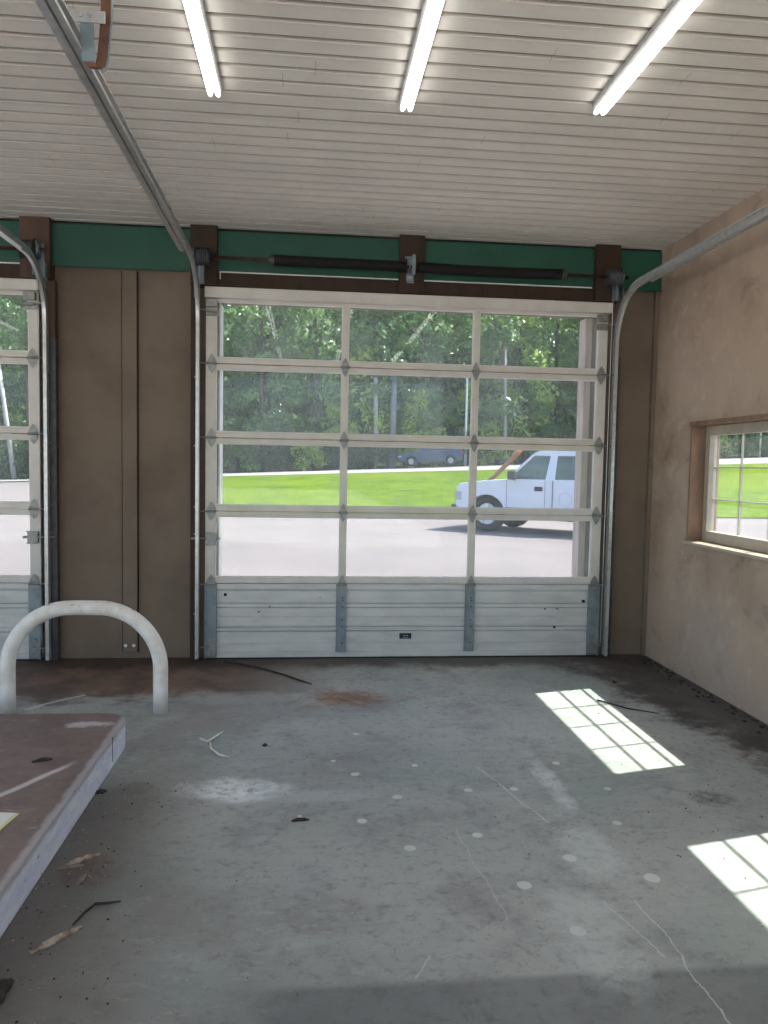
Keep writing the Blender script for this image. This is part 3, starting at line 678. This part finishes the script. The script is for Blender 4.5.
grid('driveway', lambda y: lin(-60, 90, 60), [.26] + lin(4, 44, 30), 0, m_drive, 'sunlit pale pinkish concrete driveway')
g = G(); g.box(XR + .26, 90, -40, .2599, -.08, -.03); struct(g.build('driveway', m_drive), 'pale driveway beside the plaster wall')
g = G(); g.box(-60, XR + .2599, -40, YB - .201, -.08, -.03); g.box(-60, XL - .201, YB - .2, .2599, -.08, -.03); struct(g.build('driveway', m_apron), 'unseen pale apron behind the garage, added to bounce daylight')
grid('lawn', lambda y: lin(-3.2 - (y - 17.3) * .22, 95, 50), [17.3] + lin(18, 40.5, 26), .05, m_lawn, 'bright green mown lawn sloping up to the road')
grid('road', lambda y: lin(-60, 95, 50), lin(40.5, 47.5, 5), .06, m_road, 'pale road beyond the lawn')
m_wood = simple('forest_ground', (.035, .055, .018), (.06, .07, .03), .95, scale=1.5)
grid('wood_ground', lambda y: lin(-80, 110, 40), lin(47.5, 64, 6), .03, m_wood, 'dark ground under the trees')
# wooded slope behind everything
me = bpy.data.meshes.new('hill'); V = []; F = []; xs = lin(-90, 120, 60); ys = [(64, 0), (70, 8), (76, 16), (84, 26), (100, 34)]
for j, (yy, zz) in enumerate(ys):
    for i, x in enumerate(xs): V.append((x, yy + 1.2 * math.sin(x * .7 + j), zz + 1.3 * math.sin(x * .43 + j * 2) * (j > 0)))
for j in range(len(ys) - 1):
    for i in range(len(xs) - 1): a = j * len(xs) + i; F.append((a, a + 1, a + 1 + len(xs), a + len(xs)))
me.from_pydata(V, [], F)
b = MB_('wooded_slope'); n = b.noise(.8, 8, .75); c = b.mix(n.ramp(.4, .62), (.015, .03, .012), (.05, .09, .03)); b.base(c); b.set(rough=1, spec=.1); b.bump(n, 1, 1)
o = link('hill', me, b.mat); struct(o, 'dark wooded slope behind the trees')

def leaf_mat(name, c1, c2, c3):
    b = MB_(name); oi = b.nt.nodes.new('ShaderNodeObjectInfo'); n = b.noise(.45, 3, .5); n2 = b.noise(2.5, 2, .5)
    c = b.mix(n.ramp(.35, .65), c1, c2); c = b.mix(S(b.nt, oi.outputs['Random']) * .6, c, c3); c = b.mix(n2.ramp(.5, .7) * .5, c, c2)
    b.base(c); b.set(rough=.35, spec=.9)
    out = b.nt.nodes['Material Output']; tl = b.nt.nodes.new('ShaderNodeBsdfTranslucent'); b.nt.links.new(c, tl.inputs[0])
    mx = b.nt.nodes.new('ShaderNodeMixShader'); mx.inputs[0].default_value = .5; b.nt.links.new(b.p.outputs[0], mx.inputs[1]); b.nt.links.new(tl.outputs[0], mx.inputs[2]); b.nt.links.new(mx.outputs[0], out.inputs[0])
    return b.mat
m_leafA = leaf_mat('leaf_dark', (.075, .15, .060), (.13, .23, .085), (.09, .17, .09))
m_leafB = leaf_mat('leaf_mid', (.13, .24, .085), (.27, .41, .14), (.10, .20, .10))
m_leafY = leaf_mat('leaf_yellow_green', (.42, .56, .12), (.58, .66, .18), (.34, .50, .12))
m_trunk = simple('tree_bark', (.16, .13, .115), (.10, .08, .07), .9, scale=4, stretch=(3, 3, .6))
m_trunkp = simple('pale_tree_bark', (.42, .40, .40), (.28, .26, .26), .9, scale=4, stretch=(3, 3, .6))

def leaves(name, clusters, per, size, mt, seed):
    rg = np.random.RandomState(seed); C = np.array(clusters); n = len(C) * per
    ctr = np.repeat(C[:, :3], per, 0); rad = np.repeat(C[:, 3], per)
    d = rg.normal(size=(n, 3)); d /= np.linalg.norm(d, axis=1)[:, None]
    P = ctr + d * (rad * rg.uniform(.55, 1.05, n))[:, None] * np.array([1, 1, .7])
    nrm = d * .8 + rg.normal(size=(n, 3)) * .7 + np.array([0, 0, .4]); nrm /= np.linalg.norm(nrm, axis=1)[:, None]
    t = np.cross(nrm, rg.normal(size=(n, 3))); t /= np.linalg.norm(t, axis=1)[:, None]; bt = np.cross(nrm, t)
    s = (size * rg.uniform(.6, 1.4, n))[:, None]
    V = np.stack([P - t * s, P + bt * s * .5 + nrm * s * .12, P + t * s, P - bt * s * .5 + nrm * s * .12], 1).reshape(-1, 3)
    me = bpy.data.meshes.new(name); me.vertices.add(len(V)); me.vertices.foreach_set('co', V.ravel()); me.loops.add(n * 4); me.loops.foreach_set('vertex_index', np.arange(n * 4)); me.polygons.add(n)
    me.polygons.foreach_set('loop_start', np.arange(n) * 4); me.update(calc_edges=True); me.validate(); me.materials.append(mt); return me
def crown_clusters(seed, h0, h1, rmax, n, cr):
    rg = random.Random(seed); out = []
    while len(out) < n:
        t = rg.random(); z = h0 + (h1 - h0) * t; rr = rmax * (math.sin(math.pi * min(1, t * .8 + .17)) ** .7) * (1 - .25 * t); a = rg.uniform(0, 6.283); q = rr * math.sqrt(rg.uniform(.25, 1)); out.append((q * math.cos(a), q * math.sin(a), z, cr * rg.uniform(.6, 1.25)))
    return out
def tree_proto(seed, h, rmax, mt, trunk_mt, h0, n=70, per=75, leaf=.19):
    cl = crown_clusters(seed, h0, h, rmax, n, 1.0)
    me = leaves('tree_crown', cl, per, leaf, mt, seed)
    rnd = random.Random(seed); g = G(); path = []; rads = []
    for i in range(7):
        t = i / 6; path.append((rnd.uniform(-.15, .15) * i * .4, rnd.uniform(-.15, .15) * i * .4, -.3 + (h * .9) * t)); rads.append(.19 * (1 - .75 * t) + .02)
    g.tube(path, rads, 8)
    for k in range(9):
        c = cl[k * 5 % len(cl)]; zb = max(h0 * .8, c[2] - 1.8); g.tube([(0, 0, zb), (c[0] * .5, c[1] * .5, (zb + c[2]) / 2), (c[0], c[1], c[2])], [.07, .05, .02], 5)
    tm = bpy.data.meshes.new('tree_trunk'); bmesh.ops.recalc_face_normals(g.bm, faces=g.bm.faces); g.bm.to_mesh(tm); g.bm.free(); tm.materials.append(trunk_mt)
    return me, tm
protos = [tree_proto(1, 15, 3.3, m_leafA, m_trunk, 3.0), tree_proto(2, 16, 3.0, m_leafB, m_trunk, 2.2), tree_proto(3, 14, 3.6, m_leafA, m_trunk, 1.0, 85), tree_proto(4, 13, 2.8, m_leafB, m_trunk, 3.0, 66), tree_proto(5, 11, 2.6, m_leafY, m_trunk, 2.0, 42, 70)]
def put_tree(x, y, k, s, rz, label, group=None, name='broadleaf_tree'):
    e = tag(empty(name, (x, y, gz(x, y)), rz), label, 'tree', group); e.scale = (s, s, s)
    for nm, me in (('tree_trunk', protos[k][1]), ('tree_crown', protos[k][0])):
        o = bpy.data.objects.new(nm, me); COL.objects.link(o); o.parent = e
    return e
rnd = random.Random(11)
def region(x, y):
    k = (x - .756) / (y + 5.74)
    if k < -.2: return 'behind the cut-off garage door'
    if k < .05: return 'behind the left pane column'
    if k < .225: return 'behind the middle pane column'
    if k < .46: return 'behind the right pane column'
    return 'behind the side window'
ROWN = ['front row', 'second row', 'last row']
def inview(x, y, r):
    k = (x - .756) / (y + 5.74); e = r / (y + 5.74)
    return -.42 - e < k < -.31 + e or -.125 - e < k < .42 + e or .52 - e < k < .66 + e
KL = ['dark green tree', 'mid green leafy tree', 'dense bushy tree', 'slender mid green tree', 'yellow-green tree']
for row, (yy, step, off) in enumerate(((51.5, 4.3, 0), (56.5, 4.2, 2), (61.5, 4.4, 1))):
    x = -33 + off
    while x < 50:
        k = rnd.choice((0, 1, 2, 2, 3, 1, 0) if row else ((2, 1, 3, 1, 2) if x < 4 else (1, 3, 1, 2, 1))); s = rnd.uniform(.9, 1.15)
        if row == 0 and (4 < x < 8.5): k = 3
        tx, ty = x + rnd.uniform(-.9, .9), yy + rnd.uniform(-1.2, 1.2); x += step
        if not inview(tx, ty, 4.0): continue
        put_tree(tx, ty, k, s, rnd.uniform(0, 6.28), '%s, %s of wood, %s' % (KL[k], ROWN[row], region(tx, ty)), 'trees of the wood, %s, %s' % (ROWN[row], region(tx, ty)))
for x, y, s, lb in ((4.5, 50.2, .92, 'tall yellow-green tree at the wood edge, left side of the middle panes'), (8.7, 48.9, .50, 'small yellow-green tree behind the blue car'), (16.5, 50.4, 1.0, 'yellow-green tree at the wood edge above the pickup cab'), (12.6, 50.0, .55, 'low yellow-green tree just right of the thin white pole')): put_tree(x, y, 4, s, rnd.uniform(0, 6), lb)
# underbrush shrubs
def shrub_mesh(seed, mt, n=26, per=70):
    rg = random.Random(seed); cl = [(rg.uniform(-1.3, 1.3), rg.uniform(-.8, .8), rg.uniform(.3, 2.0), .55) for _ in range(n)]
    return leaves('shrub', cl, per, .10, mt, seed)
sh = [shrub_mesh(21, m_leafA), shrub_mesh(22, m_leafB), shrub_mesh(23, m_leafY, 22)]
SL = ['dark green shrub at wood foot', 'mid green shrub at wood foot', 'yellow-green shrub at wood foot']
x = -33
while x < 48:
    k = rnd.choice((0, 1, 1, 0)); 
    if 7 < x < 12 or rnd.random() < .08: k = 2
    o = bpy.data.objects.new('shrub', sh[k]); COL.objects.link(o); y = rnd.uniform(48.4, 49.8); o.location = (x, y, gz(x, y)); s = rnd.uniform(.9, 1.4); o.scale = (s, s, s * (1.25 if k == 2 else 1)); o.rotation_euler.z = rnd.uniform(-.4, .4)
    x += 1.9
    tag(o, '%s, %s' % (SL[k], region(o.location.x, y)), 'shrub', 'shrubs at the foot of the wood, ' + region(o.location.x, y))
    if not inview(o.location.x, y, 2.0): bpy.data.objects.remove(o)
# pale posts and trunks seen through the panes
def pole(x, y, h, r, mt, label, name='utility_pole', cat='pole', lean=(0, 0)):
    g = G(); g.tube([(0, 0, -.2), (lean[0] * .5, lean[1] * .5, h * .5), (lean[0], lean[1], h)], [r, r * .9, r * .8], 12); o = g.build(name, mt, None, True); o.location = (x, y, gz(x, y)); return tag(o, label, cat)
pole(11.97, 48.0, 7.0, .10, m_white, 'thin white pole at the edge of the wood above the white pickup')
pole(5.6, 48.3, 6.5, .17, m_trunkp, 'bare pale tree trunk in the middle panes of the glazed door', 'bare_tree_trunk', 'tree trunk', (-.15, 0))
pole(6.75, 48.4, 7.5, .24, simple('grey_trunk', (.25, .25, .27), (.18, .18, .2), .9), 'thick grey tree trunk beside the pale one', 'bare_tree_trunk', 'tree trunk', (.05, 0))
pole(15.0, 48.3, 9.5, .13, m_trunkp, 'slender pale tree trunk above the pickup cab', 'bare_tree_trunk', 'tree trunk', (-.3, 0))
pole(-18.9, 47.8, 8.0, .16, m_trunkp, 'pale slanting upright seen through the cut-off garage door', 'bare_tree_trunk', 'tree trunk', (-1.0, 0))  # slim leaning pale tube for a bright upright mark of unknown origin
pole(34.2, 47.9, 5.0, .07, m_white, 'thin white pole seen through the side window')
g = G(); g.tube([(0, 0, 0), (.55, 0, .42), (1.45, 0, 1.35), (1.95, 0, 1.95)], [.075, .10, .12, .13], 10)
o = g.build('leaning_pole', simple('terracotta_paint', (.42, .15, .075), (.33, .12, .07), .7), None, True); o.location = (9.1, 30, gz(9.1, 30)); tag(o, 'leaning orange-brown pole on the lawn behind the pickup bonnet', 'pole')

# ------------------------------------------------------------------ vehicles
def arc(cx, cz, r, a0, a1, n=10): return [(cx + r * math.cos(R(a0 + (a1 - a0) * i / n)), cz + r * math.sin(R(a0 + (a1 - a0) * i / n))) for i in range(n + 1)]
def wheel(root, x, y, r, wd, rim_mt, outside=-1):
    g = G(); o_ = outside
    ys = [y - wd / 2, y - wd / 2 + .02, y + wd / 2 - .02, y + wd / 2]
    path = [(0, 0, 0)]
    # tyre as revolved profile about the y axis
    prof = [(r * .62, -wd / 2), (r * .9, -wd / 2), (r, -wd / 2 + .035), (r, wd / 2 - .035), (r * .9, wd / 2), (r * .62, wd / 2)]
    n = 28; rings = []
    for k in range(n):
        a = 2 * math.pi * k / n; rings.append([g.bm.verts.new((q * math.cos(a), v, q * math.sin(a))) for q, v in prof])
    for k in range(n):
        A, B = rings[k], rings[(k + 1) % n]
        for j in range(len(prof)): g.bm.faces.new((A[j], A[(j + 1) % len(prof)], B[(j + 1) % len(prof)], B[j]))
    t = g.build('wheel', m_rubber, root, True); t.location = (x, y, r)
    g = G(); yy = o_ * (wd / 2 - .045)
    g.tube([(0, yy, 0), (0, yy - o_ * .03, 0)], r * .60, 28, mi=1)
    for k in range(5):
        a = 2 * math.pi * k / 5 + .3; c_, s_ = math.cos(a), math.sin(a)
        p = [(r * .12 * c_ - r * .10 * s_, r * .12 * s_ + r * .10 * c_), (r * .60 * c_ - r * .13 * s_, r * .60 * s_ + r * .13 * c_), (r * .60 * c_ + r * .13 * s_, r * .60 * s_ - r * .13 * c_), (r * .12 * c_ + r * .10 * s_, r * .12 * s_ - r * .10 * c_)]
        g.prism(p, yy + o_ * .001, yy + o_ * .035, 'y')
    g.tube([(0, yy, 0), (0, yy + o_ * .05, 0)], r * .17, 14)
    g.build('rim', [rim_mt, m_darkgrey], t)
m_truck = simple('white_truck_paint', (.76, .76, .86), (.72, .72, .82), .3, scale=1)
m_chrome = simple('wheel_alloy', (.42, .42, .46), (.33, .33, .36), .35, .3)
m_alloy = simple('bright_alloy', (.75, .75, .80), (.6, .6, .65), .35, .1)
m_seam = simple('dark_seam', (.22, .22, .30), None, .6)
def pickup():
    th = R(37); ct, st = math.cos(th), math.sin(th)
    wx, wy = .80, -.80   # near front wheel, local
    loc = (5.05 - (wx * ct + wy * st), 11.95 - (-wx * st + wy * ct), -.03)
    root = tag(empty('pickup_truck', loc, -th), 'white pickup truck parked on the driveway beyond the glazed door', 'truck')
    hw = .98; Lt = 5.35
    low = [(0.03, .42), (0.0, .60), (.02, 1.02), (.10, 1.12), (.70, 1.20), (1.35, 1.25), (3.27, 1.26), (3.28, 1.22), (5.20, 1.24), (Lt, 1.18), (Lt, .55), (5.0, .45)] + arc(4.45, .40, .47, 5, 175) + [(3.9, .36), (1.35, .36)] + arc(.80, .40, .47, 0, 178)[0:] + [(.28, .40)]
    g = G(); g.prism(low, -hw, hw, 'y'); body = g.build('body', m_truck, root, bevel=.05)
    g = G(); g.box(.35, 5.1, -hw + .35, hw - .35, .38, .75); g.build('underbody', m_rubber, root)
    # greenhouse: roof, pillars
    def P(x, z): # side inset with height
        t = (z - 1.2) / .68; return hw - .05 - .14 * t
    roof = [(1.860, 1.80), (1.993, 1.885), (2.393, 1.905), (3.032, 1.89), (3.195, 1.83), (3.123, 1.80)]
    g = G(); A = []
    def band(quad, side, th_=.05):
        out = [Vector((x, side * P(x, z), z)) for x, z in quad]; inn = [Vector((x, side * (P(x, z) - th_), z)) for x, z in quad]
        a = [g.bm.verts.new(p) for p in out]; b_ = [g.bm.verts.new(p) for p in inn]; n = len(a)
        g.bm.faces.new(a); g.bm.faces.new(b_[::-1])
        for i in range(n): g.bm.faces.new((a[i], a[(i + 1) % n], b_[(i + 1) % n], b_[i]))
    for sd in (-1, 1):
        band([(1.200, 1.20), (1.280, 1.20), (1.907, 1.80), (1.840, 1.82)], sd); band([(2.200, 1.20), (2.420, 1.20), (2.447, 1.82), (2.283, 1.82)], sd); band([(3.050, 1.20), (3.250, 1.20), (3.159, 1.82), (3.032, 1.82)], sd)
        band([(1.840, 1.80), (3.177, 1.80), (3.123, 1.88), (1.960, 1.88)], sd)
    band_r = [(1.824, 1.81), (1.974, 1.895), (2.393, 1.915), (3.032, 1.90), (3.186, 1.83), (3.123, 1.79), (1.893, 1.79)]
    g.prism(band_r, -P(0, 1.86), P(0, 1.86), 'y')
    g.build('cab', m_truck, root, bevel=.01)
    for nm, qs in (('side_window', [(1.296, 1.205), (2.200, 1.205), (2.283, 1.80), (1.907, 1.80)]), ('side_window', [(2.429, 1.205), (3.050, 1.205), (3.032, 1.80), (2.447, 1.80)])):
        for sd in (-1, 1):
            g = G(); out = [Vector((x, sd * (P(x, z) - .02), z)) for x, z in qs]; inn = [Vector((x, sd * (P(x, z) - .03), z)) for x, z in qs]
            a = [g.bm.verts.new(p) for p in out]; b_ = [g.bm.verts.new(p) for p in inn]; g.bm.faces.new(a); g.bm.faces.new(b_[::-1])
            for i in range(4): g.bm.faces.new((a[i], a[(i + 1) % 4], b_[(i + 1) % 4], b_[i]))
            g.build(nm, m_carglass, root)
    g = G(); g.prism([(1.240, 1.2), (1.256, 1.2), (1.880, 1.81), (1.867, 1.82)], -.80, .80, 'y'); g.build('windscreen', m_carglass, root)
    g = G(); g.prism([(3.195, 1.2), (3.214, 1.2), (3.132, 1.80), (3.114, 1.80)], -.78, .78, 'y'); g.build('rear_window', m_carglass, root)
    # dark things in cab
    g = G(); g.prism([(1.4, 1.15), (1.8, 1.15), (1.75, 1.33), (1.45, 1.30)], -.8, .8, 'y'); g.tube([(1.80, -.38, 1.18), (1.85, -.38, 1.44)], .03, 8); 
    g.prism([(2.75, 1.1), (2.95, 1.1), (3.02, 1.42), (2.92, 1.44)], -.8, .8, 'y'); g.build('cab_interior', simple('cab_trim', (.08, .09, .1)), root)
    # door seams, handle, mirror
    g = G(); ys = -hw - .001
    for x0, x1, z0, z1 in ((1.30, 1.312, .40, 1.23), (2.22, 2.232, .40, 1.23), (2.39, 2.42, .40, 1.23), (3.28, 3.30, .45, 1.22)): g.box(x0, x1, ys - .004, -hw + .004, z0, z1)
    g.box(1.3, 3.25, ys - .006, -hw + .004, .585, .60); g.build('door_seam', m_seam, root)
    g = G(); g.box(1.98, 2.17, -hw - .025, -hw + .005, .99, 1.09); g.build('door_handle', m_rubber, root, bevel=.01)
    g = G(); g.box(1.38, 1.56, -hw - .20, -hw - .02, 1.24, 1.44); g.box(1.44, 1.52, -hw - .03, -hw + .08, 1.22, 1.28); g.build('wing_mirror', m_rubber, root, bevel=.03)
    g = G(); n = 24; ring = []
    for k in range(n):
        a = 2 * math.pi * k / n; ring.append((2.70 + .15 * math.cos(a), 0, .82 + .15 * math.sin(a)))
    for k in range(n): g.tube([(ring[k][0], -hw - .003, ring[k][2]), (ring[(k + 1) % n][0], -hw - .003, ring[(k + 1) % n][2])], .008, 5)
    em = g.build('door_emblem', simple('pale_grey_emblem', (.62, .63, .73)), root); em['label'] = 'faint grey ring emblem'
    g = G(); g.box(-.12, .10, -hw + .0, hw - .0, .42, .62); g.build('bumper', m_darkgrey, root, bevel=.03)
    g = G(); g.box(-.012, .03, -.55, .55, .68, .95); g.build('grille', m_rubber, root)
    for sd in (-1, 1):
        g = G(); g.box(-.015, .16, sd * .78 - .18 if sd > 0 else -.985, .985 if sd > 0 else -.60, .72, .93); g.build('headlight', m_chrome, root, bevel=.01)
    for x in (.80, 4.45):
        for sd in (-1, 1): wheel(root, x, sd * .82, .415, .27, m_alloy, sd)
    g = G(); g.box(1.4, 3.4, -hw + .06, -hw + .20, .33, .37); g.build('running_board', m_rubber, root)
    return root
pickup()
def hatch():
    x0 = 6.7; y0 = 45.0; z0 = gz(9, 45) + .06
    root = tag(empty('car', (x0, y0, z0 + .02), 0), 'dark blue car on the road beyond the lawn', 'car'); root.rotation_euler.y = -math.atan(.047)
    paint = simple('dark_blue_paint', (.05, .08, .15), (.035, .055, .11), .22, .2, scale=1); hw = .88
    low = [(.0, .38), (-.03, .62), (.08, .84), (1.05, 1.0), (1.2, 1.0), (3.9, 1.0), (4.28, .98), (4.36, .70), (4.32, .36), (4.05, .30)] + arc(3.52, .32, .37, 5, 175) + [(3.1, .24), (1.25, .24)] + arc(.86, .32, .37, 0, 175) + [(.4, .30)]
    g = G(); g.prism(low, -hw, hw, 'y'); g.build('body', paint, root, bevel=.05)
    g = G(); up = [(1.15, .93), (1.95, 1.38), (2.5, 1.46), (3.5, 1.44), (4.15, 1.02), (4.2, .96)]
    A = [g.bm.verts.new((x, -(hw - .06 - .16 * (z - .95) / .5), z)) for x, z in up]; B = [g.bm.verts.new((x, (hw - .06 - .16 * (z - .95) / .5), z)) for x, z in up]
    g.bm.faces.new(A); g.bm.faces.new(B[::-1])
    for i in range(len(up)): g.bm.faces.new((A[i], B[i], B[(i + 1) % len(up)], A[(i + 1) % len(up)]))
    g.build('cabin', paint, root, bevel=.03)
    dk = simple('dark_glass', (.03, .045, .06), None, .1)
    for q in ([(1.5, 1.0), (2.45, 1.02), (2.45, 1.38), (2.05, 1.34)], [(2.55, 1.02), (3.35, 1.03), (3.30, 1.38), (2.55, 1.39)], [(3.45, 1.04), (3.85, 1.06), (3.45, 1.34)]):
        g = G(); a = [g.bm.verts.new((x, -(hw - .05 - .16 * (z - .95) / .5), z)) for x, z in q]; b_ = [g.bm.verts.new((x, -(hw - .09 - .16 * (z - .95) / .5), z)) for x, z in q]; n = len(q)
        g.bm.faces.new(a); g.bm.faces.new(b_[::-1])
        for i in range(n): g.bm.faces.new((a[i], a[(i + 1) % n], b_[(i + 1) % n], b_[i]))
        g.build('side_window', dk, root)
    g = G(); g.box(4.25, 4.38, -hw + .0, -hw + .3, .78, .95); o = g.build('tail_light', simple('red_lens', (.6, .05, .05), None, .3), root)
    g = G(); g.box(-.02, .22, -hw - .003, -hw + .3, .62, .72); g.build('headlight', m_chrome, root, bevel=.01)
    for x in (.86, 3.52):
        for sd in (-1, 1): wheel(root, x, sd * .78, .32, .22, m_chrome, sd)
hatch()

# say which one where several trees or shrubs would read the same
by = {}
for o in bpy.data.objects:
    if o.get('category') in ('tree', 'shrub'): by.setdefault(o['label'], []).append(o)
ORD = ['first', 'second', 'third', 'fourth', 'fifth', 'sixth', 'seventh', 'eighth', 'ninth']
for lb, os_ in by.items():
    if len(os_) > 1:
        os_.sort(key=lambda o: (o.location.x - .756) / (o.location.y + 5.74))
        for i, o in enumerate(os_): o['label'] = '%s, %s from left' % (lb, ORD[i])
